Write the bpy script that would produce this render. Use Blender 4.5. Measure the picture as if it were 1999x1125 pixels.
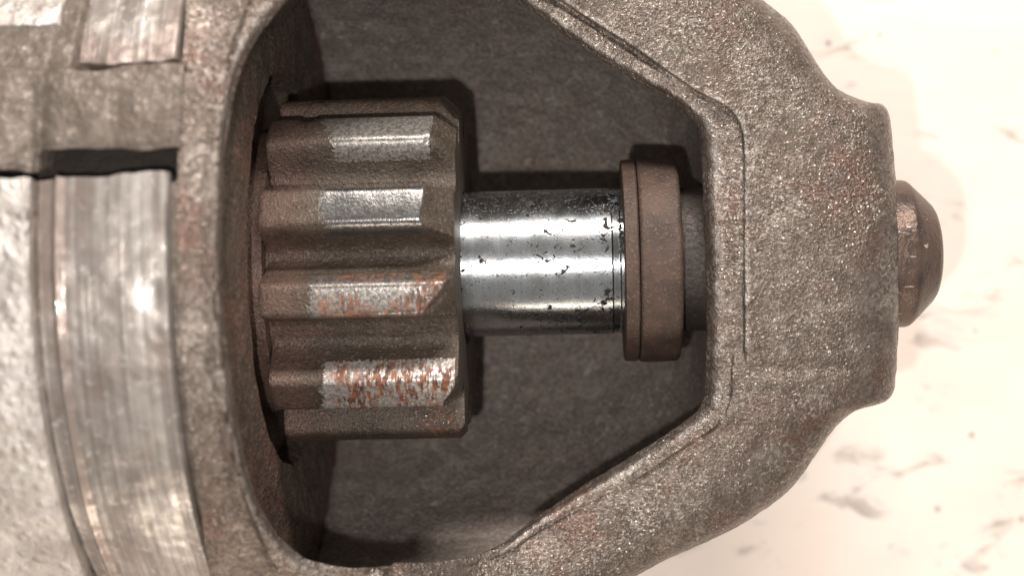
import bpy, math
import numpy as np
from mathutils import Matrix, Vector

for o in list(bpy.data.objects):
    bpy.data.objects.remove(o, do_unlink=True)
scene = bpy.context.scene
R_ = math.radians
# one Blender unit is 4.36 mm of the real starter (shaft 12 mm across)
scene.unit_settings.system = 'METRIC'
scene.unit_settings.scale_length = 0.00436

# ------------------------------------------------------------------ camera
CAM_D = 30.0
cam = bpy.data.cameras.new('camera')
cam.sensor_width = 36.0
cam.lens = 36.0 * CAM_D / 20.0
cam.clip_start = 0.5
cam.clip_end = 500.0
cam.dof.use_dof = True
cam.dof.focus_distance = 28.6
cam.dof.aperture_fstop = 0.115
cam_o = bpy.data.objects.new('camera', cam)
cam_o.location = (0, 0, CAM_D)
scene.collection.objects.link(cam_o)
scene.camera = cam_o

# ------------------------------------------------------------------ light
world = bpy.data.worlds.new('World')
scene.world = world
world.use_nodes = True
bg = world.node_tree.nodes['Background']
bg.inputs['Color'].default_value = (1.0, 0.93, 0.86, 1)
bg.inputs['Strength'].default_value = 0.46

def lamp(name, kind, loc, energy, color, target=None, **kw):
    l = bpy.data.lights.new(name, kind)
    l.energy = energy
    l.color = color
    for k, v in kw.items():
        setattr(l, k, v)
    o = bpy.data.objects.new(name, l)
    o.location = loc
    if target is not None:
        o.rotation_euler = (Vector(target) - Vector(loc)).to_track_quat('-Z', 'Y').to_euler()
    scene.collection.objects.link(o)
    return o

# the phone's own torch right beside its lens, and the room's ceiling lamp
lamp('phone_torch', 'POINT', (-1.9, -2.6, 30.0), 19200, (1.0, 0.955, 0.91), shadow_soft_size=0.32)
lamp('ceiling_lamp', 'AREA', (6, 56, 40), 66000, (1.0, 0.93, 0.86), target=(0, 0, 0),
     shape='RECTANGLE', size=34, size_y=9)

lamp('wall_lamp', 'AREA', (4, -62, 17), 16000, (1.0, 0.86, 0.70), target=(0, 0, 0), shape='RECTANGLE', size=44, size_y=9)

vs = scene.view_settings
vs.view_transform = 'Standard'
vs.look = 'None'
vs.exposure = 0.0
vs.gamma = 1.0
vs.use_curve_mapping = False
scene.cycles.use_denoising = True
scene.cycles.sample_clamp_indirect = 6.0

# ------------------------------------------------------------------ frame of the starter's axis
M = (Matrix.Translation((0, 0.48, 0)) @ Matrix.Rotation(R_(1.39), 4, 'Z')
     @ Matrix.Rotation(R_(-2.5), 4, 'Y'))
MI = M.inverted()
CL = MI @ Vector((0, 0, CAM_D))

def L(px, py, w):
    """measured picture position at height w above the axis -> (u, v, w) on the starter"""
    p = MI @ Vector(((px - 1000) / 100.0, (562.5 - py) / 100.0, 0.0))
    d = p - CL
    t = (w - CL.z) / d.z
    q = CL + d * t
    return (q.x, q.y, q.z)

def Lr(px, py, r):
    """the same on a cylinder of radius r about the axis"""
    w = r * 0.8
    for _ in range(30):
        q = L(px, py, w)
        w = 0.5 * w + 0.5 * math.sqrt(max(r * r - q[1] ** 2, 0.0))
    return L(px, py, w)

# ------------------------------------------------------------------ noise
def _hash(i, j, k, seed):
    h = (i * 374761393 + j * 668265263 + k * 2147483647 + seed * 974711) & 0xFFFFFFFF
    h = ((h ^ (h >> 13)) * 1274126177) & 0xFFFFFFFF
    h = (h ^ (h >> 16)) & 0xFFFFFFFF
    return h / 4294967295.0

def vnoise(p, scale, seed=0):
    q = np.asarray(p, dtype=float) * scale
    f = np.floor(q)
    t = q - f
    t = t * t * (3 - 2 * t)
    i = f.astype(np.int64)
    out = 0.0
    for a in (0, 1):
        for b in (0, 1):
            for c in (0, 1):
                wgt = ((t[..., 0] if a else 1 - t[..., 0]) * (t[..., 1] if b else 1 - t[..., 1])
                       * (t[..., 2] if c else 1 - t[..., 2]))
                out = out + wgt * _hash(i[..., 0] + a, i[..., 1] + b, i[..., 2] + c, seed)
    return out * 2 - 1

def fbm(p, scale, octaves=3, seed=0):
    s = 0.0
    a = 1.0
    for k in range(octaves):
        s = s + a * vnoise(p, scale * 2 ** k, seed + 17 * k)
        a *= 0.5
    return s

def smooth(a, b, x):
    t = np.clip((np.asarray(x, dtype=float) - a) / (b - a), 0, 1)
    return t * t * (3 - 2 * t)

# ------------------------------------------------------------------ mesh helpers
def mesh_obj(name, verts, faces, mat, parent=None, sharp=None, attrs=None):
    me = bpy.data.meshes.new(name)
    me.from_pydata([tuple(map(float, v)) for v in verts], [], [tuple(map(int, f)) for f in faces])
    me.polygons.foreach_set('use_smooth', [True] * len(me.polygons))
    if sharp is not None:
        me.set_sharp_from_angle(angle=R_(sharp))
    if attrs:
        for k, arr in attrs.items():
            at = me.attributes.new(k, 'FLOAT', 'POINT')
            at.data.foreach_set('value', np.asarray(arr, dtype=np.float32).ravel())
    me.materials.append(mat)
    me.update()
    o = bpy.data.objects.new(name, me)
    scene.collection.objects.link(o)
    if parent is not None:
        o.parent = parent
    return o

def grid_faces(n, m, close_n=False, close_m=False, flip=False, base=0):
    """vertices indexed i*m+j"""
    fs = []
    for i in range(n if close_n else n - 1):
        i2 = (i + 1) % n
        for j in range(m if close_m else m - 1):
            j2 = (j + 1) % m
            f = (base + i * m + j, base + i2 * m + j, base + i2 * m + j2, base + i * m + j2)
            fs.append(f[::-1] if flip else f)
    return fs

def dense(profile, step):
    """subdivide a polyline so that no segment is longer than step"""
    out = [profile[0]]
    for a, b in zip(profile[:-1], profile[1:]):
        a = np.array(a, float); b = np.array(b, float)
        n = max(1, int(math.ceil(np.linalg.norm(b - a) / step)))
        for k in range(1, n + 1):
            out.append(tuple(a + (b - a) * k / n))
    return out

def revolve_pts(profile, angles):
    """profile of (u, r); angle 0 looks up at the camera, + towards +v"""
    P = np.array(profile, float)
    A = np.array(angles, float)
    u = np.repeat(P[None, :, 0], len(A), 0)
    r = np.repeat(P[None, :, 1], len(A), 0)
    a = np.repeat(A[:, None], len(P), 1)
    return u, r, a

def revolve(name, profile, mat, parent, a0=None, a1=None, n=192, step=None, sharp=35, disp=None, edge=None, attrs=None):
    prof = dense(profile, step) if step else profile
    closed = a0 is None
    angles = np.linspace(0, 2 * math.pi, n, endpoint=False) if closed else np.linspace(R_(a0), R_(a1), n)
    u, r, a = revolve_pts(prof, angles)
    if edge is not None:
        a = edge(u, r, a)
    V = np.stack([u, r * np.sin(a), r * np.cos(a)], -1)
    if disp is not None:
        dr = disp(V, u, r, a)
        r2 = r + dr
        V = np.stack([u, r2 * np.sin(a), r2 * np.cos(a)], -1)
    faces = grid_faces(len(angles), len(prof), close_n=closed, flip=True)
    at = None
    if attrs:
        at = {k: f(V, u, r, a) for k, f in attrs.items()}
    return mesh_obj(name, V.reshape(-1, 3), faces, mat, parent, sharp, at)

# ------------------------------------------------------------------ materials
class NT:
    def __init__(self, name):
        self.m = bpy.data.materials.new(name)
        self.m.use_nodes = True
        self.t = self.m.node_tree
        self.b = self.t.nodes['Principled BSDF']
        self.co = self.t.nodes.new('ShaderNodeTexCoord').outputs['Object']
    def put(self, sock, v):
        if hasattr(v, 'is_output') or isinstance(v, bpy.types.NodeSocket):
            self.t.links.new(v, sock)
        elif isinstance(v, (tuple, list)) and len(v) == 3 and sock.type == 'RGBA':
            sock.default_value = (*v, 1)
        else:
            sock.default_value = v
    def node(self, kind, **kw):
        n = self.t.nodes.new(kind)
        for k, v in kw.items():
            setattr(n, k, v)
        return n
    def mapped(self, scale=(1, 1, 1), rot=(0, 0, 0), loc=(0, 0, 0)):
        n = self.node('ShaderNodeMapping')
        n.inputs['Scale'].default_value = scale
        n.inputs['Rotation'].default_value = rot
        n.inputs['Location'].default_value = loc
        self.t.links.new(self.co, n.inputs['Vector'])
        return n.outputs[0]
    def noise(self, scale, detail=3, rough=0.55, vec=None, dist=0.0):
        n = self.node('ShaderNodeTexNoise')
        n.inputs['Scale'].default_value = scale
        n.inputs['Detail'].default_value = detail
        n.inputs['Roughness'].default_value = rough
        n.inputs['Distortion'].default_value = dist
        self.t.links.new(vec if vec is not None else self.co, n.inputs['Vector'])
        return n.outputs[0]
    def voro(self, scale, vec=None, out='Distance', feature='F1', rnd=1.0):
        n = self.node('ShaderNodeTexVoronoi', feature=feature)
        n.inputs['Scale'].default_value = scale
        n.inputs['Randomness'].default_value = rnd
        self.t.links.new(vec if vec is not None else self.co, n.inputs['Vector'])
        return n.outputs[out]
    def rng(self, v, a, b, c=0.0, d=1.0, interp='SMOOTHSTEP'):
        n = self.node('ShaderNodeMapRange', interpolation_type=interp)
        self.put(n.inputs['Value'], v)
        n.inputs['From Min'].default_value = a
        n.inputs['From Max'].default_value = b
        n.inputs['To Min'].default_value = c
        n.inputs['To Max'].default_value = d
        return n.outputs[0]
    def math(self, op, a, b=0.0, clamp=False):
        n = self.node('ShaderNodeMath', operation=op, use_clamp=clamp)
        self.put(n.inputs[0], a)
        self.put(n.inputs[1], b)
        return n.outputs[0]
    def mix(self, f, a, b):
        n = self.node('ShaderNodeMix', data_type='RGBA')
        self.put(n.inputs[0], f)
        self.put(n.inputs[6], a)
        self.put(n.inputs[7], b)
        return n.outputs[2]
    def mixf(self, f, a, b):
        n = self.node('ShaderNodeMix', data_type='FLOAT')
        self.put(n.inputs[0], f)
        self.put(n.inputs[2], a)
        self.put(n.inputs[3], b)
        return n.outputs[0]
    def attr(self, name):
        return self.node('ShaderNodeAttribute', attribute_name=name).outputs['Fac']
    def bump(self, h, dist, strength=1.0, normal=None):
        n = self.node('ShaderNodeBump')
        n.inputs['Strength'].default_value = strength
        n.inputs['Distance'].default_value = dist
        self.put(n.inputs['Height'], h)
        if normal is not None:
            self.t.links.new(normal, n.inputs['Normal'])
        return n.outputs[0]
    def out(self, color, rough, metal, normal=None, spec=None, coat=None, coat_rough=0.1):
        if coat is not None:
            self.put(self.b.inputs['Coat Weight'], coat)
            self.b.inputs['Coat Roughness'].default_value = coat_rough
        self.put(self.b.inputs['Base Color'], color)
        self.put(self.b.inputs['Roughness'], rough)
        self.put(self.b.inputs['Metallic'], metal)
        if normal is not None:
            self.t.links.new(normal, self.b.inputs['Normal'])
        if spec is not None:
            self.b.inputs['Specular IOR Level'].default_value = spec
        return self.m

def cast_metal(name, grey, brown, red, metal=0.65, rough=0.42, grain=17.0, bump=0.045, spark=0.75, patch=0.55,
               redness=(0.52, 0.72), fleck=None, bright=(0.62, 0.57, 0.52), contrast=1.0, frost=0.0):
    t = NT(name)
    big = t.noise(patch, 4, 0.6)
    mid = t.noise(2.6, 4, 0.6, dist=0.4)
    fine = t.noise(grain, 2, 0.55, vec=t.mapped((0.8, 1.0, 1.0)))
    fine2 = t.noise(grain * 2.1, 1, 0.5)
    cell = t.voro(grain * 0.72)
    rnd = t.voro(grain * 0.72, out='Color')
    c = t.mix(t.rng(mid, 0.38, 0.64), brown, grey)
    c = t.mix(t.math('MULTIPLY', t.rng(big, *redness), t.rng(mid, 0.30, 0.62)), c, red)
    # low grain darker, high grain lighter
    g = t.math('ADD', t.math('MULTIPLY', fine, 0.65), t.math('MULTIPLY', fine2, 0.35))
    c = t.mix(t.rng(g, 0.36, 0.50, 0.8 * contrast, 0.0), c, tuple(x * 0.35 for x in brown))
    c = t.mix(t.rng(g, 0.53, 0.64, 0.0, 0.55 * contrast), c, tuple(min(1, x * 2.0) for x in grey))
    sp = t.math('MULTIPLY', t.rng(cell, 0.12, 0.36, 1.0, 0.0), t.rng(rnd, spark, spark + 0.10))
    sp = t.math('MULTIPLY', sp, t.rng(t.noise(0.8, 4, 0.65), 0.44, 0.60))
    c = t.mix(t.math('MULTIPLY', sp, 0.9), c, bright)  # metallic sparkle painted into the colour as bright dots
    if frost:
        fz = t.math('MULTIPLY', t.rng(t.noise(0.62, 4, 0.65, vec=t.mapped(loc=(3.1, 7.7, 1.3))), 0.47, 0.62),
                    t.rng(t.noise(12.0, 2, 0.6), 0.50, 0.62))
        c = t.mix(t.math('MULTIPLY', fz, frost), c, (0.37, 0.335, 0.30))
    wn = t.math('MULTIPLY', t.attr('worn'), t.rng(t.noise(4.0, 4, 0.7), 0.40, 0.60))
    c = t.mix(t.math('MULTIPLY', wn, 0.8), c, (0.50, 0.465, 0.43))
    if fleck:
        fl = t.math('MULTIPLY', t.rng(t.noise(4.5, 4, 0.7, dist=0.8), 0.57, 0.66), t.rng(t.noise(0.9, 2), 0.38, 0.55))
        c = t.mix(t.math('MULTIPLY', fl, 0.7), c, fleck)
    h = t.math('ADD', t.math('MULTIPLY', g, 1.2), t.math('MULTIPLY', t.rng(cell, 0.0, 0.5, 1.0, 0.0), 0.30))
    h = t.math('MULTIPLY', h, t.rng(t.noise(0.8, 4, 0.6), 0.35, 0.62, 0.45, 1.15))
    n = t.bump(h, bump)
    n = t.bump(mid, bump * 1.0, 0.5, n)
    r = t.mixf(sp, t.rng(g, 0.38, 0.62, rough + 0.16, rough - 0.08), 0.26)
    return t.out(c, r, metal, n)

MAT = {}
MAT['cast'] = cast_metal('cast_aluminium', (0.172, 0.141, 0.121), (0.115, 0.090, 0.075), (0.130, 0.078, 0.061), grain=18.0, bump=0.042,
                         rough=0.35, metal=0.6, spark=0.62, bright=(0.75, 0.70, 0.65), contrast=0.75, redness=(0.49, 0.63), frost=0.62)
MAT['cavity'] = cast_metal('dull_cast_wall', (0.24, 0.203, 0.18), (0.185, 0.150, 0.131), (0.19, 0.138, 0.114), metal=0.15,
                           rough=0.62, grain=15.0, bump=0.04, spark=0.66, contrast=0.8, fleck=(0.42, 0.385, 0.355), bright=(0.55, 0.50, 0.46))
MAT['bulkhead'] = cast_metal('rusty_bulkhead', (0.125, 0.098, 0.076), (0.08, 0.060, 0.045), (0.15, 0.080, 0.060), metal=0.2,
                             rough=0.55, grain=14.0, bump=0.05, spark=0.90, patch=0.4, redness=(0.44, 0.56))
MAT['lug'] = cast_metal('blurred_cast_lug', (0.18, 0.15, 0.127), (0.125, 0.101, 0.083), (0.13, 0.09, 0.073), metal=0.4,
                        rough=0.5, grain=9.0, bump=0.04, spark=0.80, contrast=0.3, bright=(0.42, 0.38, 0.34))

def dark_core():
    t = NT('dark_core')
    c = t.mix(t.noise(3.0, 3), (0.018, 0.013, 0.010), (0.034, 0.026, 0.021))  # near-black colour stands in for the shade deep in the slot
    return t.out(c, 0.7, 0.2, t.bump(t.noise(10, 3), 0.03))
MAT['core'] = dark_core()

def yoke_metal():
    t = NT('machined_yoke')
    # turning lines run round the axis, so they vary along u only
    lines = t.noise(5.0, 5, 0.75, vec=t.mapped((1.0, 0.012, 0.012)))
    mottle = t.noise(1.5, 5, 0.65, vec=t.mapped((1.0, 0.55, 0.55)), dist=0.5)
    spots = t.noise(7.0, 3, 0.6)
    blotch = t.noise(0.5, 4, 0.62)
    c = t.mix(t.rng(mottle, 0.36, 0.64), (0.34, 0.305, 0.28), (0.54, 0.50, 0.47))
    c = t.mix(t.rng(lines, 0.40, 0.58, 0.6, 0.0), c, (0.17, 0.14, 0.125))
    c = t.mix(t.rng(lines, 0.54, 0.66, 0.0, 0.5), c, (0.56, 0.53, 0.50))
    c = t.mix(t.rng(spots, 0.58, 0.70, 0.0, 0.6), c, (0.62, 0.58, 0.55))
    c = t.mix(t.rng(blotch, 0.46, 0.60, 0.0, 0.7), c, (0.24, 0.18, 0.155))
    c = t.mix(t.math('MULTIPLY', t.attr('stain'), t.rng(mottle, 0.25, 0.6, 0.2, 0.6)), c, (0.30, 0.235, 0.205))
    h = t.math('ADD', t.math('MULTIPLY', lines, 0.9), t.math('MULTIPLY', spots, 0.35))
    n = t.bump(h, 0.022)
    return t.out(c, t.rng(mottle, 0.3, 0.7, 0.46, 0.34), 0.7, n, coat=0.6, coat_rough=0.14)
MAT['yoke'] = yoke_metal()

def rough_alu():
    t = NT('bright_rough_aluminium')
    cell = t.voro(4.2)
    mid = t.noise(1.3, 4, 0.6)
    c = t.mix(t.rng(mid, 0.35, 0.65), (0.44, 0.40, 0.375), (0.64, 0.60, 0.57))
    n = t.bump(t.noise(8, 4, 0.65), 0.06)
    n = t.bump(t.rng(cell, 0.0, 0.5, 1.0, 0.0), 0.03, 1.0, n)
    return t.out(c, 0.42, 0.65, n)
MAT['rough_alu'] = rough_alu()

def shaft_metal():
    t = NT('satin_shaft')
    # pitting gathers towards the collar end and the upper side
    sep = t.node('ShaderNodeSeparateXYZ')
    t.t.links.new(t.co, sep.inputs[0])
    clump = t.noise(1.0, 2, 0.5)
    bias = t.math('ADD', t.rng(clump, 0.35, 0.65, -0.07, 0.05), t.rng(sep.outputs[0], -0.6, 1.9, -0.03, 0.03, 'LINEAR'))
    bias = t.math('ADD', bias, t.rng(sep.outputs[1], -1.3, 0.9, -0.045, 0.03, 'LINEAR'))
    pitn = t.noise(6.5, 5, 0.66, vec=t.mapped((0.8, 1, 1)), dist=0.9)
    pits = t.rng(t.math('ADD', pitn, bias), 0.57, 0.61)
    tiny = t.rng(t.noise(24, 2, 0.5), 0.64, 0.70)
    pit = t.math('MAXIMUM', pits, t.math('MULTIPLY', tiny, 0.55))
    rings = t.noise(11.0, 3, 0.7, vec=t.mapped((1.0, 0.02, 0.02)))
    grain = t.noise(28, 2, 0.6)
    c = t.mix(grain, (0.31, 0.335, 0.355), (0.43, 0.455, 0.475))
    c = t.mix(t.rng(rings, 0.4, 0.6, 0.25, 0.0), c, (0.22, 0.225, 0.23))
    smear = t.rng(t.noise(1.6, 4, 0.6), 0.50, 0.66, 0.0, 0.45)
    c = t.mix(smear, c, (0.25, 0.225, 0.205))
    halo = t.rng(t.math('ADD', pitn, bias), 0.54, 0.60, 0.0, 0.45)
    c = t.mix(halo, c, (0.17, 0.135, 0.115))
    c = t.mix(pit, c, (0.05, 0.042, 0.038))
    c = t.mix(t.attr('ring'), c, (0.15, 0.157, 0.165))
    n = t.bump(t.math('SUBTRACT', t.math('MULTIPLY', grain, 0.10), pit), 0.014)
    free = t.math('SUBTRACT', 1.0, pit, clamp=True)
    return t.out(c, t.mixf(pit, t.rng(t.noise(3, 3), 0.3, 0.7, 0.19, 0.25), 0.7), 1.0, n,
                 coat=t.math('MULTIPLY', free, 0.25), coat_rough=0.05)
MAT['shaft'] = shaft_metal()

def collar_metal():
    t = NT('brown_collar')
    mid = t.noise(2.0, 4, 0.6)
    fine = t.noise(18, 3, 0.6)
    c = t.mix(t.rng(mid, 0.35, 0.65), (0.052, 0.035, 0.027), (0.086, 0.052, 0.040))
    c = t.mix(t.rng(fine, 0.56, 0.68, 0.0, 0.5), c, (0.19, 0.135, 0.11))
    c = t.mix(t.attr('ring'), c, (0.06, 0.045, 0.04))
    return t.out(c, 0.58, 0.35, t.bump(fine, 0.02))
MAT['collar'] = collar_metal()

MAT['journal'] = cast_metal('shade_dark_journal', (0.05, 0.040, 0.034), (0.038, 0.030, 0.025), (0.045, 0.032, 0.026), metal=0.2,  # the shadow on this boss is put into its colour
                            rough=0.6, grain=15.0, bump=0.02, spark=0.95, contrast=0.5)
def plug_metal():
    t = NT('brown_plug')
    mid = t.noise(1.8, 4, 0.6)
    c = t.mix(t.rng(mid, 0.35, 0.65), (0.068, 0.052, 0.044), (0.125, 0.083, 0.066))
    scr = t.rng(t.noise(9, 2, 0.5, vec=t.mapped((0.3, 1.6, 1), (0, 0, 0.5))), 0.70, 0.74)
    c = t.mix(scr, c, (0.55, 0.46, 0.40))
    return t.out(c, t.rng(mid, 0.3, 0.7, 0.32, 0.46), 0.6, t.bump(t.noise(12, 3), 0.02))
MAT['plug'] = plug_metal()

def gear_metal():
    t = NT('worn_pinion_steel')
    mid = t.noise(1.7, 4, 0.6)
    fine = t.noise(15, 2, 0.6)
    tiny = t.noise(31, 1, 0.5)
    streak = t.noise(15.0, 3, 0.65, vec=t.mapped((1.0, 0.22, 0.22)))
    pol = t.attr('polish')
    rust = t.attr('rust')
    red = t.attr('red')
    g = t.math('ADD', t.math('MULTIPLY', fine, 0.6), t.math('MULTIPLY', tiny, 0.4))
    grime = t.mix(t.rng(mid, 0.36, 0.62), (0.062, 0.045, 0.033), (0.088, 0.067, 0.052))
    grime = t.mix(t.math('MULTIPLY', red, t.rng(mid, 0.3, 0.55, 0.3, 1.0)), grime, (0.125, 0.074, 0.058))
    grime = t.mix(t.rng(g, 0.55, 0.66, 0.0, 0.75), grime, (0.20, 0.16, 0.13))
    grime = t.mix(t.rng(g, 0.36, 0.46, 0.7, 0.0), grime, (0.035, 0.026, 0.02))
    steel = t.mix(t.rng(g, 0.40, 0.60), (0.10, 0.097, 0.097), (0.20, 0.195, 0.19))
    steel = t.mix(t.rng(t.noise(4, 3), 0.56, 0.66, 0, 0.5), steel, (0.13, 0.11, 0.095))
    hi_p = t.attr('painted_shine')  # each tooth's highlight painted in as lighter steel
    steel = t.mix(hi_p, steel, t.mix(t.rng(g, 0.38, 0.62), (0.15, 0.135, 0.12), (0.36, 0.335, 0.31)))
    steel = t.mix(t.rng(hi_p, 1.0, 1.6), steel, t.mix(t.rng(g, 0.38, 0.62), (0.26, 0.245, 0.23), (0.60, 0.57, 0.54)))
    hi_p = t.math('MINIMUM', hi_p, 1.0)
    pm = t.rng(t.math('ADD', pol, t.math('MULTIPLY', t.math('SUBTRACT', g, 0.5), 1.4)), 0.38, 0.70)
    c = t.mix(pm, grime, steel)
    area = t.rng(t.noise(1.6, 3, 0.6), 0.30, 0.52)
    rm = t.math('MULTIPLY', t.math('MULTIPLY', rust, area), t.rng(streak, 0.43, 0.52))
    rc = t.mix(t.rng(t.noise(8, 3), 0.40, 0.62), (0.07, 0.023, 0.011), (0.25, 0.082, 0.028))
    c = t.mix(t.math('MULTIPLY', rm, 0.95), c, rc)
    metal = t.mixf(rm, t.mixf(pm, 0.35, t.mixf(hi_p, 0.85, 0.5)), 0.05)
    r = t.mixf(rm, t.mixf(pm, 0.56, t.mixf(hi_p, 0.26, 0.36)), 0.62)
    n = t.bump(g, 0.035)
    n2 = t.bump(g, 0.006)
    mx = t.node('ShaderNodeMix', data_type='VECTOR')
    t.put(mx.inputs[0], pm); t.put(mx.inputs[4], n); t.put(mx.inputs[5], n2)
    return t.out(c, r, metal, mx.outputs[1], coat=t.math('MULTIPLY', t.math('MULTIPLY', pm, 0.8), t.math('SUBTRACT', 1.0, rm, clamp=True)), coat_rough=0.09)
MAT['gear'] = gear_metal()

def table_mat():
    t = NT('white_painted_board')
    a = t.noise(1.0, 4, 0.62, vec=t.mapped((0.55, 1.1, 1), (0, 0, -0.15)), dist=0.5)
    reg = t.noise(0.22, 2, 0.5)
    b = t.noise(0.42, 4, 0.6, vec=t.mapped((0.6, 1, 1)))
    c = t.mix(t.rng(b, 0.35, 0.7), (0.84, 0.755, 0.69), (0.82, 0.705, 0.635))
    m = t.math('MULTIPLY', t.rng(a, 0.56, 0.72), t.rng(reg, 0.34, 0.52))
    c = t.mix(t.math('MULTIPLY', m, 0.6), c, (0.24, 0.21, 0.19))
    dots = t.math('MULTIPLY', t.rng(t.voro(1.1), 0.06, 0.14, 1, 0), t.rng(t.voro(1.1, out='Color'), 0.62, 0.7))
    c = t.mix(t.math('MULTIPLY', dots, 0.55), c, (0.19, 0.175, 0.165))
    return t.out(c, 0.55, 0.0, t.bump(b, 0.05), spec=0.3)
MAT['table'] = table_mat()

# ------------------------------------------------------------------ setting
def tabletop():
    z = -8.2
    s = 70.0
    n = 40
    xs = np.linspace(-s, s, n)
    V = np.array([(x, y, 0.0) for x in xs for y in xs])
    V[:, 2] = z + 0.02 * vnoise(V, 0.2, 5)
    top = len(V)
    faces = grid_faces(n, n)
    # a slab with a real thickness
    cs = [(-s, -s), (s, -s), (s, s), (-s, s)]
    V = np.vstack([V, [(x, y, z - 0.15) for x, y in cs], [(x, y, z - 4) for x, y in cs]])
    for k in range(4):
        faces.append((top + k, top + 4 + k, top + 4 + (k + 1) % 4, top + (k + 1) % 4))
    faces.append((top + 7, top + 6, top + 5, top + 4))
    o = mesh_obj('tabletop', V, faces, MAT['table'], sharp=30)
    o['kind'] = 'structure'
    o['label'] = 'white painted tabletop with grey smudges under the starter motor'
    return o
tabletop()

# ------------------------------------------------------------------ the starter motor
root = bpy.data.objects.new('starter_motor', None)
root.matrix_world = M
root.empty_display_size = 0.5
scene.collection.objects.link(root)
root['label'] = 'dirty cast metal starter motor nose with toothed pinion in its open window'
root['category'] = 'starter motor'

# ---- nose housing: a casting lofted from its window lip out to its silhouette
# each station: lip (x, y, w), ridge (x, y, w), outer edge (x, y, w), step height at the parting line, kind
def cyl(px, py, r):
    return np.array(Lr(px, py, r))
def pt(px, py, w):
    return np.array(L(px, py, w))

ST = []
def left(ix, iy, ox, oy, R=6.85):
    lip = cyl(ix, iy, 6.45)
    rx, ry = ix + (ox - ix) * 0.45, iy + (oy - iy) * 0.45
    ridge = cyl(rx, ry, R - 0.12)
    outer = cyl(ox, oy, R)
    ST.append((lip, ridge, outer, 0.0, 1.0))
def right(i, r, o, step, e=0.0):
    i = (i[0], i[1], i[2] + 0.30 * (1 - e))
    ST.append((pt(*i), pt(*r), pt(*o), step, e))

left(432, 500, 346, 500)
left(433, 415, 346, 415)
left(437, 330, 347, 330)
left(446, 250, 350, 245)
left(462, 165, 355, 150)
left(490, 95, 361, 60)
left(540, 25, 372, -50)
left(610, -35, 420, -190)
right((740, -72, 3.4), (735, -110, 3.9), (730, -260, 3.6), 0.0, 0.7)
right((900, -62, 2.5), (925, -95, 3.0), (990, -250, 2.6), 0.05, 0.4)
right((1040, 20, 1.9), (1085, -8, 2.3), (1250, -165, 1.4), 0.12)
right((1115, 76, 1.7), (1150, 35, 2.1), (1340, -105, 0.8), 0.15)
right((1189, 124, 1.6), (1222, 80, 2.05), (1420, -50, 0.4), 0.16)
right((1249, 159, 1.5), (1289, 127, 2.0), (1490, 6, 0.1), 0.16)
right((1309, 192, 1.45), (1358, 174, 1.95), (1545, 54, 0.0), 0.15)
right((1342, 220, 1.42), (1405, 198, 1.95), (1585, 117, 0.0), 0.13)
right((1362, 244, 1.42), (1436, 226, 1.95), (1612, 159, 0.0), 0.12)
right((1369, 272, 1.42), (1450, 255, 1.95), (1642, 184, 0.0), 0.10)
right((1371, 299, 1.42), (1453, 285, 1.95), (1690, 201, 0.1), 0.09)
right((1373, 322, 1.42), (1454, 312, 1.95), (1722, 207, 0.3), 0.08)
right((1374, 345, 1.42), (1454, 338, 1.96), (1736, 235, 0.5), 0.08)
right((1375, 375, 1.43), (1454, 372, 1.98), (1743, 300, 0.9), 0.08)
right((1376, 415, 1.45), (1454, 415, 2.0), (1751, 375, 1.3), 0.08)
right((1379, 500, 1.45), (1454, 500, 2.02), (1754, 500, 1.45), 0.09)
right((1381, 600, 1.45), (1455, 600, 2.0), (1755, 620, 1.3), 0.08)
right((1380, 680, 1.43), (1456, 675, 1.97), (1750, 690, 0.9), 0.06)
right((1379, 730, 1.42), (1457, 730, 1.95), (1745, 750, 0.5), 0.0)
right((1377, 765, 1.42), (1456, 772, 1.93), (1734, 776, 0.3), 0.0)
right((1372, 788, 1.42), (1450, 800, 1.92), (1712, 784, 0.1), 0.0)
right((1359, 808, 1.42), (1436, 824, 1.92), (1664, 799, 0.0), 0.0)
right((1330, 830, 1.42), (1410, 848, 1.92), (1627, 831, 0.0), 0.0)
right((1296, 854, 1.45), (1370, 872, 1.95), (1590, 884, 0.0), 0.0)
right((1208, 909, 1.5), (1270, 945, 2.0), (1538, 953, 0.0), 0.0)
right((1120, 964, 1.6), (1180, 990, 2.05), (1450, 1016, 0.0), 0.0)
right((1037, 1019, 1.8), (1080, 1040, 2.15), (1329, 1074, 0.2), 0.0)
right((982, 1063, 2.0), (1005, 1082, 2.4), (1200, 1140, 0.6), 0.0)
right((930, 1087, 2.3), (945, 1106, 2.7), (1080, 1200, 1.4), 0.0, 0.2)
right((860, 1101, 2.8), (865, 1124, 3.2), (900, 1260, 2.4), 0.0, 0.5)
right((770, 1107, 3.3), (765, 1132, 3.7), (740, 1290, 3.4), 0.0, 0.8)
left(700, 1110, 600, 1290)
left(640, 1104, 480, 1240)
left(588, 1086, 425, 1170)
left(545, 1045, 404, 1085)
left(510, 995, 392, 1000)
left(489, 938, 382, 930)
left(475, 880, 373, 860)
left(460, 800, 363, 780)
left(445, 690, 353, 680)
left(436, 590, 347, 590)

def catmull_closed(A, per):
    A = np.asarray(A, float)
    n = len(A)
    out = []
    for i in range(n):
        p0, p1, p2, p3 = A[i - 1], A[i], A[(i + 1) % n], A[(i + 2) % n]
        for k in range(per):
            t = k / per
            out.append(0.5 * ((2 * p1) + (-p0 + p2) * t + (2 * p0 - 5 * p1 + 4 * p2 - p3) * t * t
                              + (-p0 + 3 * p1 - 3 * p2 + p3) * t ** 3))
    return np.array(out)

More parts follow.
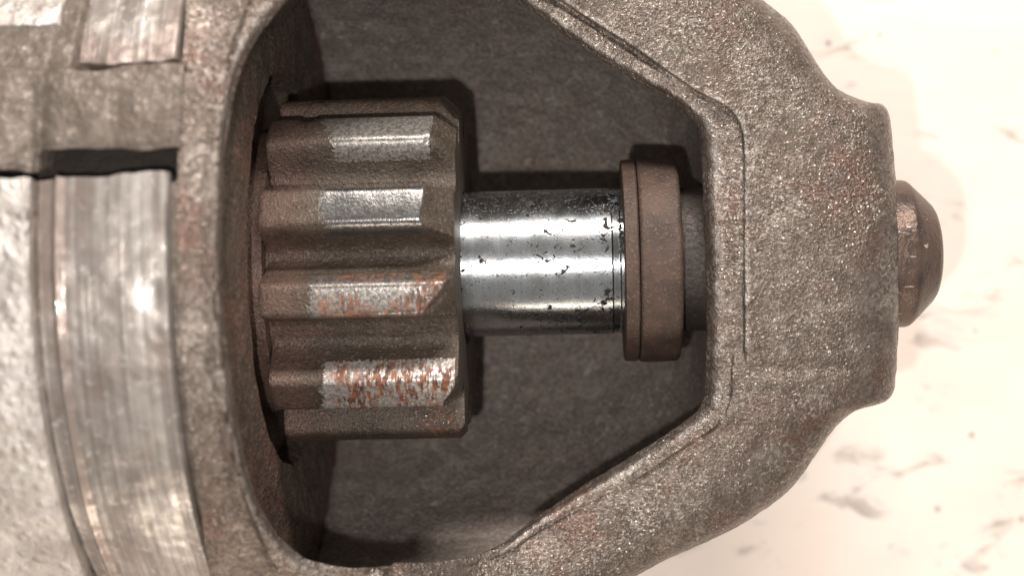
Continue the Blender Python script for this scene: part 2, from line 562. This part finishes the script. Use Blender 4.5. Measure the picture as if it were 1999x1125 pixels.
def resample_closed(A, n):
    """even spacing by the first three columns (the lip)"""
    d = np.linalg.norm(np.roll(A[:, 3:6], -1, 0) - A[:, 3:6], axis=1)
    s = np.concatenate([[0], np.cumsum(d)])
    B = np.vstack([A, A[:1]])
    t = np.linspace(0, s[-1], n, endpoint=False)
    return np.stack([np.interp(t, s, B[:, k]) for k in range(A.shape[1])], 1)

def build_housing():
    rows = np.array([np.concatenate([a, b, c, [st, e]]) for a, b, c, st, e in ST])
    rows = resample_closed(catmull_closed(rows, 24), 1100)
    lip, ridge, outer, step, e = rows[:, 0:3], rows[:, 3:6], rows[:, 6:9], rows[:, 9:10], rows[:, 10:11]
    e = np.clip(e, 0, 1)
    up = np.array([0, 0, 1.0])
    away = ridge - lip
    away[:, 2] = 0
    away /= np.linalg.norm(away, axis=1, keepdims=True)
    step = np.clip(step, 0, 1)
    # the parting step frays and fades along its length
    along = np.arange(len(rows))[:, None]
    sn = vnoise(np.concatenate([ridge[:, :2] * 1.0, 0 * along], 1), 1.3, 3)[:, None]
    step = step * np.clip(0.75 + 0.6 * sn, 0.15, 1.3)
    flat = 1 - smooth(0.0, 0.07, step)          # 1 where there is no parting step
    wide = smooth(3.3, 4.3, np.abs(lip[:, 1:2]))  # flanks of the window, where the casting reaches down past the axis
    skirt = lip + away * (0.55 + 0.5 * e) - up * (2.2 - 1.4 * e)
    skirt[:, 2:3] = skirt[:, 2:3] * (1 - wide) + np.minimum(skirt[:, 2:3], 0.2) * wide
    prof = []
    prof.append((skirt, 1))
    prof.append((lip + away * (0.10 + 0.35 * e) - up * (0.50 - 0.15 * e), 5))
    prof.append((lip + away * 0.03 * e - up * (0.16 - 0.05 * e), 4))
    prof.append((lip + away * 0.05 - up * 0.03, 4))
    prof.append((lip * 0.75 + ridge * 0.25 + up * (0.09 - 0.25 * step), 5))
    prof.append((lip * 0.35 + ridge * 0.65 + up * (0.05 - 0.55 * step), 6))
    prof.append((ridge - away * (0.05 + 0.2 * flat) - up * (step - 0.01 * flat), 4))
    prof.append((ridge - away * 0.022 - up * step * 0.85, 2))
    prof.append((ridge + away * 0.012 + up * 0.03 * (1 - flat), 3))
    span = outer - ridge
    def cross(f, lift):
        q = ridge + span * f
        q[:, 2] = (ridge[:, 2:3] + (outer[:, 2:3] - ridge[:, 2:3]) * lift)[:, 0]
        # the left rim follows its cylinder instead
        c = ridge + span * f
        rr = np.hypot(c[:, 1], c[:, 2])
        want = np.hypot(ridge[:, 1], ridge[:, 2]) * (1 - f) + np.hypot(outer[:, 1], outer[:, 2]) * f
        cc = c.copy()
        cc[:, 1] *= want / rr
        cc[:, 2] *= want / rr
        return q * (1 - e) + cc * e
    prof.append((cross(0.12, 0.0), 7))
    prof.append((cross(0.35, 0.02), 10))
    prof.append((cross(0.60, 0.08), 12))
    prof.append((cross(0.80, 0.22), 10))
    prof.append((cross(0.92, 0.48), 8))
    prof.append((cross(0.985, 0.80), 6))
    prof.append((outer, 5))
    prof.append((outer - up * 0.35 + away * -0.01 * (1 - e), 4))
    prof.append((outer - up * 1.2 * (1 - e) - up * 0.9 * e, 4))
    foot = outer - up * 3.0 * (1 - e) - up * 1.3 * e
    foot[:, 2:3] = foot[:, 2:3] * (1 - wide) + np.minimum(foot[:, 2:3], -2.6) * wide
    foot[:, 1:2] = foot[:, 1:2] * (1 - wide) + np.clip(foot[:, 1:2], -6.0, 6.0) * wide
    prof.append((foot, 10))
    loops = [prof[0][0]]
    for k in range(1, len(prof)):
        a, b = prof[k - 1][0], prof[k][0]
        n = prof[k][1]
        p0 = prof[max(k - 2, 0)][0]
        p3 = prof[min(k + 1, len(prof) - 1)][0]
        curved = k in (3, 4, 5, 6, 10, 11, 12, 13, 14, 15, 16)
        for j in range(1, n + 1):
            t = j / n
            if curved:
                # hermite with limited tangents keeps tight corners tight
                la = np.linalg.norm(b - a, axis=1, keepdims=True)
                ta = (b - p0); ta = ta / (np.linalg.norm(ta, axis=1, keepdims=True) + 1e-9) * la
                tb = (p3 - a); tb = tb / (np.linalg.norm(tb, axis=1, keepdims=True) + 1e-9) * la
                h00 = 2 * t ** 3 - 3 * t ** 2 + 1; h10 = t ** 3 - 2 * t ** 2 + t
                h01 = -2 * t ** 3 + 3 * t ** 2; h11 = t ** 3 - t ** 2
                loops.append(h00 * a + h10 * ta + h01 * b + h11 * tb)
            else:
                loops.append(a + (b - a) * t)
    V = np.stack(loops, 1)                      # n x m x 3
    n, m = V.shape[:2]
    du = np.roll(V, -1, 0) - np.roll(V, 1, 0)
    dm = np.gradient(V, axis=1)
    nor = np.cross(dm, du)
    nor /= (np.linalg.norm(nor, axis=2, keepdims=True) + 1e-9)
    flip = np.mean(nor[:, m // 2, 2]) < 0
    if flip:
        nor = -nor
    d = 0.014 * fbm(V, 1.1, 2, 11) + 0.010 * fbm(V, 6.0, 3, 23)
    # a shallow crease across the nose below the shaft line
    vc = L(1600, 722, 1.95)[1]
    d = d - 0.055 * np.exp(-((V[..., 1] - vc + 0.05 * fbm(V, 1.5, 2, 29)) / 0.13) ** 2) * smooth(4.0, 4.5, V[..., 0]) * (1 - smooth(6.3, 6.7, V[..., 0]))
    V = V + nor * d[..., None]
    faces = grid_faces(n, m, close_n=True, flip=not flip)
    worn = np.zeros((n, m))  # wear along the edges, with their edge highlight painted in too
    cum = np.cumsum([0] + [p[1] for p in prof[1:]])
    has = 1 - flat
    for c, wd, amp in ((cum[8], 1.3, 0.9 * has), (cum[4], 2.5, 0.55 + 0 * has), (cum[14], 4.0, 0.5 * (1 - e))):
        worn = np.maximum(worn, amp * np.exp(-((np.arange(m)[None] - c) / wd) ** 2))
    o = mesh_obj('nose_housing', V.reshape(-1, 3), faces, MAT['cast'], root, attrs={'worn': worn})
    o['label'] = 'grainy grey brown cast housing round the open window'
    return o
housing = build_housing()

# boss and shaft bore behind the nose, so the casting is closed below as well
revolve('nose_underside', [(6.9, 1.43), (7.05, 1.6), (7.05, 2.55), (6.6, 2.75), (6.1, 3.3), (5.4, 4.3), (4.3, 5.1),
                           (2.0, 6.0), (-1.0, 6.5), (-4.6, 6.7)], MAT['cast'], housing, 95, 265, n=90, step=0.3, sharp=50,
        disp=lambda V, u, r, a: 0.03 * fbm(V, 2.0, 3, 4))
# the hollow of the casting seen through the window
revolve('cavity_wall', [(-4.36, 6.25), (-4.2, 6.12), (-3.0, 6.0), (-1.0, 5.85), (0.8, 5.55), (2.0, 5.1), (2.8, 4.6), (3.3, 4.1),
                        (3.62, 3.5), (3.72, 3.0), (3.76, 2.2), (3.78, 1.3)], MAT['cavity'], housing, 78, 282, n=260, step=0.09,
        sharp=60, disp=lambda V, u, r, a: 0.035 * fbm(V, 1.2, 2, 8) + 0.012 * fbm(V, 6, 2, 9))

def build_bulkhead():
    n, m = 420, 70
    ang = np.linspace(0, 2 * math.pi, n, endpoint=False)
    rr = np.concatenate([[3.78, 3.78, 3.80], np.linspace(3.84, 6.30, m - 3)])
    a = np.repeat(ang[:, None], m, 1)
    r = np.repeat(rr[None], n, 0)
    u = np.full_like(a, -4.38)
    u[:, 0] = -5.4
    u[:, 1] = -4.50
    u[:, 2] = -4.44
    near = smooth(-0.15, 0.45, np.cos(a))
    u = np.where(r > 3.74, u + 0.08 * (1 - near) * smooth(3.9, 5.5, r), u)
    u = u - near * (0.10 * np.clip((r - 3.8) / 1.7, 0, 1) + 0.35 * np.clip(r - 5.6, 0, 9))
    r = np.where(near > 0.3, np.minimum(r, 6.05), r)
    # chipped inner edge
    P = np.stack([u, r * np.sin(a), r * np.cos(a)], -1)
    r = r + (0.05 * fbm(P, 2.2, 3, 31)) * (1 - smooth(3.75, 4.2, r))
    V = np.stack([u + 0.02 * fbm(P, 3.0, 3, 30), r * np.sin(a), r * np.cos(a)], -1)
    o = mesh_obj('bulkhead', V.reshape(-1, 3), grid_faces(n, m, close_n=True, flip=True), MAT['bulkhead'], housing, 50)
    o['label'] = 'rust brown inner bulkhead ring behind the pinion'
    return o
build_bulkhead()

# ---- mounting lug and the motor frame on the left
def uw(px, r, py=575):
    return Lr(px, py, r)[0]
def ang_at(px, py, r):
    q = Lr(px, py, r)
    return math.degrees(math.atan2(q[1], q[2]))

RY = 6.80
u330, u120, u108, u66, u56, u0 = uw(331, RY), uw(124, RY), uw(108, RY + 0.05), uw(68, RY - 0.1), uw(56, RY + .15), uw(-500, RY + .15)
LUG_LO = ang_at(210, 292, 6.95)
LUG_HI = ang_at(240, 128, 6.95)
SIL_HI = ang_at(210, 342, RY)
SIL_UP = ang_at(240, 120, RY)

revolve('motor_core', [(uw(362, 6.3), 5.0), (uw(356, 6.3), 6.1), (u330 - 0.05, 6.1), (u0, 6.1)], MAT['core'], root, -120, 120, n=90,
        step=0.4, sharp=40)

def ragged(limit_lo, limit_hi, seed, amp=0.35):
    def f(u, r, a):
        P = np.stack([u, 0 * u, 0 * u + seed], -1)
        k = np.radians(amp) * fbm(P, 2.0, 3, seed)
        lo, hi = R_(limit_lo), R_(limit_hi)
        t = (a - lo) / (hi - lo)
        return a + k * np.clip(1 - np.minimum(t, 1 - t) / 0.06, 0, 1)
    return f

def band(name, prof, a0, a1, mat, label, seed, disp=0.02, thick=0.8, stain=None, n=260, lean=0.0):
    """a curved strip of the motor frame with its cut ends turned down"""
    # profile closed down at both ends in u
    (ua, ra), (ub, rb) = prof[0], prof[-1]
    full = [(ua, ra - thick)] + [(ua, ra - 0.05)] + [(ua + (0.05 if ub > ua else -0.05), ra)] + prof[1:-1] + \
           [(ub - (0.05 if ub > ua else -0.05), rb)] + [(ub, rb - 0.05)] + [(ub, rb - thick)]
    P = dense(full, 0.045)
    P = np.array(P)
    A = np.linspace(R_(a0), R_(a1), n)
    # end faces: extra rows that dive towards the core
    u, r, a = revolve_pts(P, A)
    a = ragged(a0, a1, seed)(u, r, a)
    V = np.stack([u, r * np.sin(a), r * np.cos(a)], -1)
    r = r + disp * fbm(V, 2.5, 3, seed + 3) + lean * (a - R_(a0))
    def dive(row, dr, da):
        uu, rr_, aa = u[row], np.minimum(r[row], r[row] - dr), a[row] + R_(da)
        return uu[None], rr_[None], aa[None]
    e0 = [dive(0, 0.9, -0.12), dive(0, 0.12, -0.10), dive(0, 0.03, -0.04)]
    e1 = [dive(-1, 0.03, 0.04), dive(-1, 0.12, 0.10), dive(-1, 0.9, 0.12)]
    u = np.concatenate([x[0] for x in e0] + [u] + [x[0] for x in e1])
    r = np.concatenate([x[1] for x in e0] + [r] + [x[1] for x in e1])
    a = np.concatenate([x[2] for x in e0] + [a] + [x[2] for x in e1])
    V = np.stack([u, r * np.sin(a), r * np.cos(a)], -1)
    at = {'stain': stain(V, u, r, a) if stain else np.zeros(u.shape)}
    o = mesh_obj(name, V.reshape(-1, 3), grid_faces(u.shape[0], u.shape[1], flip=(ub > ua)), mat, frame, 40, at)
    if label:
        o['label'] = label
    return o

frame = bpy.data.objects.new('motor_frame', None)
frame.empty_display_size = 0.3
scene.collection.objects.link(frame)
frame.parent = root

def stain_band(V, u, r, a):
    return smooth(u108 - 0.10, u108, u) * (1 - smooth(u120 - 0.02, u120 + 0.10, u))

silver = [(u66, RY - 0.14), (u108 - 0.10, RY - 0.12), (u108, RY + 0.02), (u120 - 0.06, RY + 0.0), (u120, RY - 0.03),
          (u120 + 0.1, RY - 0.03), ((u120 + u330) / 2, RY), (u330, RY)]
band('machined_band', silver, -75, SIL_HI, MAT['yoke'], 'bright machined silver band with fine turning lines', 41, stain=stain_band)
band('machined_band', [(u120, RY - 0.05), ((u120 + u330) / 2, RY - 0.02), (u330, RY)], SIL_UP, 75, MAT['yoke'],
     'shiny patch of machined metal above the lug', 47, n=160, stain=stain_band, lean=0.50)
band('rough_shell', [(u0, RY + 0.15), (u56, RY + 0.15)], -75, SIL_HI - 0.4, MAT['rough_alu'], 'pale pitted aluminium shell', 53, disp=0.03, n=200)
band('rough_shell', [(u0, RY + 0.15), (uw(76, RY + .15), RY + 0.15)], ang_at(40, 48, RY + .15), 75, MAT['rough_alu'], 'pale pitted shell above the lug', 57, disp=0.03, n=120)

revolve('register_ring', [(u330 - 0.12, 6.58), (uw(356, 6.6), 6.58)], MAT['lug'], frame, -80, SIL_HI - 0.6, n=160, step=0.06, sharp=40,
        disp=lambda V, u, r, a: 0.02 * fbm(V, 3, 3, 69))

def build_lug():
    # height map over (u, angle): a bridge of casting between rim and shell
    ua, ub = u0, uw(352, 6.9)
    n, m = 260, 240
    us = np.linspace(ua, ub, n)
    uu = np.repeat(us[:, None], m, 1)
    s = np.repeat(np.linspace(0, 1, m)[None], n, 0)
    lo = R_(LUG_LO) + np.radians(0.28) * fbm(np.stack([uu, 0 * uu, 0 * uu], -1), 1.5, 3, 61)
    k65 = uw(66, 6.95)
    lo = lo + np.radians(-2.9) * (1 - smooth(k65 - 0.05, k65 + 0.03, uu)) + np.radians(0.5) * (1 - smooth(k65, k65 + 0.9, uu))
    k130 = uw(128, 6.95)
    hi = R_(LUG_HI + 30) + 0.0 * uu + np.radians(0.7) * fbm(
        np.stack([uu, 0 * uu + 4, 0 * uu], -1), 2.0, 3, 63)
    a = lo + (hi - lo) * s
    r = 6.96 + 0.10 * np.sin(np.pi * s) - 0.22 * np.exp(-((uu - k65 + 0.15) / 0.25) ** 2) * (1 - smooth(0.0, 0.5, s))
    top = smooth(R_(LUG_HI - 0.6), R_(LUG_HI + 0.6), a + np.radians(0.6) * fbm(np.stack([uu, a * 7, 0 * uu], -1), 1.6, 3, 67))
    r = r - 0.30 * top * smooth(k130 - 0.15, k130 + 0.1, uu) - 0.14 * top - 0.05 * (1 - smooth(0.0, 0.03, s))
    r = r - 0.9 * (s <= 0.0) - 0.5 * (s >= 1.0)
    a = a + R_(3.2) * (s <= 0.0)
    P = np.stack([uu, r * np.sin(a), r * np.cos(a)], -1)
    r = r + 0.05 * fbm(P, 1.3, 3, 65)
    V = np.stack([uu, r * np.sin(a), r * np.cos(a)], -1)
    o = mesh_obj('mounting_lug', V.reshape(-1, 3), grid_faces(n, m, flip=True), MAT['lug'], frame, 60)
    o['label'] = 'grey cast lug bridging the silver bands above a dark slot'
build_lug()

# ---- pinion
TIP, ROOT_R = 3.34, 2.53
UB, UF = -4.32, -0.90
pinion = revolve('pinion', [(-5.6, 2.75), (-4.36, 2.75), (UB, ROOT_R + 0.02), (UF - 0.05, ROOT_R + 0.02), (UF - 0.005, ROOT_R - 0.03),
                            (UF, ROOT_R - 0.10), (UF, 1.52), (UF - 0.06, 1.42)], MAT['gear'], root, n=240, step=0.08, sharp=30,
                 disp=lambda V, u, r, a: 0.012 * fbm(V, 2.5, 2, 71) * (u < UF - 0.02),
                 attrs={'polish': lambda V, u, r, a: 0 * u, 'rust': lambda V, u, r, a: 0 * u,
                        'red': lambda V, u, r, a: np.clip(1 - smooth(-4.0, -3.0, u) + 0.5 * smooth(0.2, 0.6, fbm(V, 0.9, 2, 5)), 0, 1)})
pinion.location = (0, -0.06, 0)
pinion['label'] = 'dirty worn steel pinion with square teeth'

revolve('clutch_face', [(-4.82, 4.3), (-4.80, 2.6), (-4.8, 0.2)], MAT['bulkhead'], root, n=96, step=0.3, sharp=40,
        disp=lambda V, u, r, a: 0.02 * fbm(V, 2.0, 2, 73))

def build_tooth(k, deg, c_hi, c_lo, pu0, pu1, polish, rust, label=None, wide=0.0, painted_shine=0.3, pol_lo=-14.0, pol_hi=14.0):
    """one tooth: c_hi / c_lo where the front chamfer starts on the upper and lower side"""
    half = [(-15.2, 2.545), (-12.9, 2.565), (-11.2, 2.62), (-9.9, 2.72), (-9.0, 2.85), (-8.2, 2.99), (-7.5, 3.12), (-6.9, 3.215), (-6.3, 3.28), (-5.6, 3.32), (-4.7, 3.338)]
    prof = half + [(x, TIP + 0.006 * math.cos(x / 4.8 * 1.5)) for x in np.linspace(-3.9, 3.9, 12)] + [(-x, y) for x, y in half[::-1]]
    prof = np.array(prof)
    prof[:, 0] += wide * np.clip(prof[:, 0] / 5.6, -1, 1)
    us = np.concatenate([[UB, UB + 0.015, UB + 0.05], np.linspace(UB + 0.10, -1.75, 44), np.arange(-1.72, UF - 0.005, 0.022), [UF - 0.004, UF]])
    n, m = len(us), len(prof)
    u = np.repeat(us[:, None], m, 1)
    th = np.repeat(prof[None, :, 0], n, 0)
    r = np.repeat(prof[None, :, 1], n, 0).copy()
    f = (th + 8) / 16.0
    start = c_lo + (c_hi - c_lo) * smooth(0.15, 0.85, f)
    wob = 0.03 * fbm(np.stack([u * 0, th * 0.15, u * 0 + k], -1), 1.5, 3, 81 + k)
    cut = TIP - np.clip(u - start - wob, 0, 9) * 0.95
    r = np.minimum(r, np.maximum(cut, 2.45))
    r = r - 0.05 * (us[:, None] <= UB) - 0.02 * (us[:, None] <= UB + 0.015)
    r = r - 0.03 * (us[:, None] >= UF)
    # nicks and wear
    a = R_(deg) + np.radians(th)
    P = np.stack([u, r * np.sin(a), r * np.cos(a)], -1)
    r = r + 0.004 * fbm(P, 3.0, 3, 90 + k) - 0.04 * smooth(0.75, 0.95, fbm(P, 2.2, 2, 95 + k)) 
    V = np.stack([u, r * np.sin(a), r * np.cos(a)], -1)
    on = smooth(2.86, 3.02, prof[None, :, 1])
    pol = polish * smooth(pu0 - 0.16, pu0 + 0.14, u + 0.12 * fbm(P, 2.6, 3, 99 + k)) * (1 - smooth(pu1 - 0.03, pu1 + 0.02, u + 0 * th))
    pol = pol * (0.90 + 0.18 * fbm(P, 1.5, 3, 130 + k)) * on * ((th > pol_lo) & (th < pol_hi)) * (u < start + 0.03)
    rs = rust * smooth(pu0, pu0 + 0.35, u) * (u < start + 0.03) * on
    rd = np.clip(0.9 - smooth(-4.0, -3.1, u), 0, 1) + 0 * th
    verts = V.reshape(-1, 3).tolist()
    faces = grid_faces(n, m, flip=False)
    # end caps
    c0 = len(verts)
    verts.append((UB, 2.5 * math.sin(R_(deg)), 2.5 * math.cos(R_(deg))))
    verts.append((UF, 2.5 * math.sin(R_(deg)), 2.5 * math.cos(R_(deg))))
    for j in range(m - 1):
        faces.append((j, j + 1, c0))
        faces.append(((n - 1) * m + j + 1, (n - 1) * m + j, c0 + 1))
    ex = lambda A: np.concatenate([np.asarray(A, float).ravel(), [0, 0]])
    o = mesh_obj('tooth', verts, faces, MAT['gear'], pinion, 32, {'polish': ex(pol), 'rust': ex(rs), 'red': ex(rd), 'painted_shine': ex(painted_shine + 0 * pol)})
    if label:
        o['label'] = label
    return o

build_tooth(0, 51.0, -1.32, -1.36, -3.22, -1.30, 1.0, 0.0, 'tooth with a bright polished land at the top of the pinion', 0.8, 0.9)
build_tooth(1, 19.5, -1.42, -1.46, -3.22, -1.40, 0.85, 0.0, 'tooth with a dark polished land', 0.0, 0.0, pol_hi=7.8)
build_tooth(2, -9.8, -1.05, -1.48, -3.45, -1.00, 0.95, 0.9, 'tooth with thin rust streaks', -0.9, 0.5, pol_lo=-7.0)
build_tooth(3, -44.0, -0.98, -1.25, -3.40, -0.95, 1.1, 1.0, 'polished tooth streaked with orange rust', 0.6, 1.6)
build_tooth(4, -73.5, -1.05, -1.05, -2.0, -0.95, 0.42, 0.5)
for k, deg in enumerate((-103, -132, -161, 170, 139, 109, 80)):
    build_tooth(5 + k, deg, -1.2, -1.3, -3.2, -1.2, 0.3, 0.2)

# ---- shaft, collar, journal, end plug
S = 1.42
ug = L(1205, 512, S)[0]
uc0 = L(1221, 512, 1.95)[0]
uc1 = L(1336, 512, 1.98)[0]
def ring_attr(V, u, r, a):
    return smooth(ug - 0.085, ug - 0.055, u) * (1 - smooth(ug + 0.04, ug + 0.07, u)) * (0.75 + 0.25 * np.sign(np.sin(a * 3)))
shaft = revolve('output_shaft', [(-2.0, S), (ug - 0.09, S), (ug - 0.06, S - 0.02), (ug + 0.06, S - 0.02), (ug + 0.09, S), (uc0 + 0.4, S)],
                MAT['shaft'], root, n=256, step=0.06, sharp=30, attrs={'ring': ring_attr})
shaft['label'] = 'shiny steel shaft speckled with dark pits'

def seam(V, u, r, a):
    return np.exp(-((u - (uc0 + 0.30)) / 0.02) ** 2)
collar = revolve('stop_collar', [(uc0 + 0.285, 1.3), (uc0 + 0.285, 1.93), (uc0 + 0.30, 1.955), (uc0 + 0.34, 1.975), (uc1 - 0.12, 1.98), (uc1 - 0.05, 1.965), (uc1 - 0.015, 1.93),
                                 (uc1, 1.88), (uc1, 1.3)], MAT['collar'], root, n=220, step=0.05, sharp=40,
                 disp=lambda V, u, r, a: 0.010 * fbm(V, 3, 3, 101), attrs={'ring': lambda V, u, r, a: 0 * u})
collar['label'] = 'brown steel stop collar on the shaft end'
revolve('retaining_ring', [(uc0, 1.3), (uc0, 1.93), (uc0 + 0.02, 1.955), (uc0 + 0.24, 1.965), (uc0 + 0.268, 1.94), (uc0 + 0.275, 1.3)], MAT['collar'], collar,
        n=220, step=0.05, sharp=40, disp=lambda V, u, r, a: 0.008 * fbm(V, 3, 3, 103), attrs={'ring': lambda V, u, r, a: 0 * u})
revolve('shaft_journal', [(uc1 - 0.05, 1.40), (3.9, 1.40)], MAT['journal'], root, n=160, step=0.08, sharp=40,
        disp=lambda V, u, r, a: 0.008 * fbm(V, 3, 3, 105))
plug = revolve('end_plug', [(6.6, 1.42), (7.54, 1.42), (7.60, 1.405), (7.65, 1.37), (8.06, 0.96), (8.12, 0.87), (8.165, 0.74), (8.185, 0.5), (8.19, 0.0)],
               MAT['plug'], root, n=160, step=0.06, sharp=25, disp=lambda V, u, r, a: 0.006 * fbm(V, 2.5, 3, 107))
plug['label'] = 'brown chamfered plug closing the nose tip'
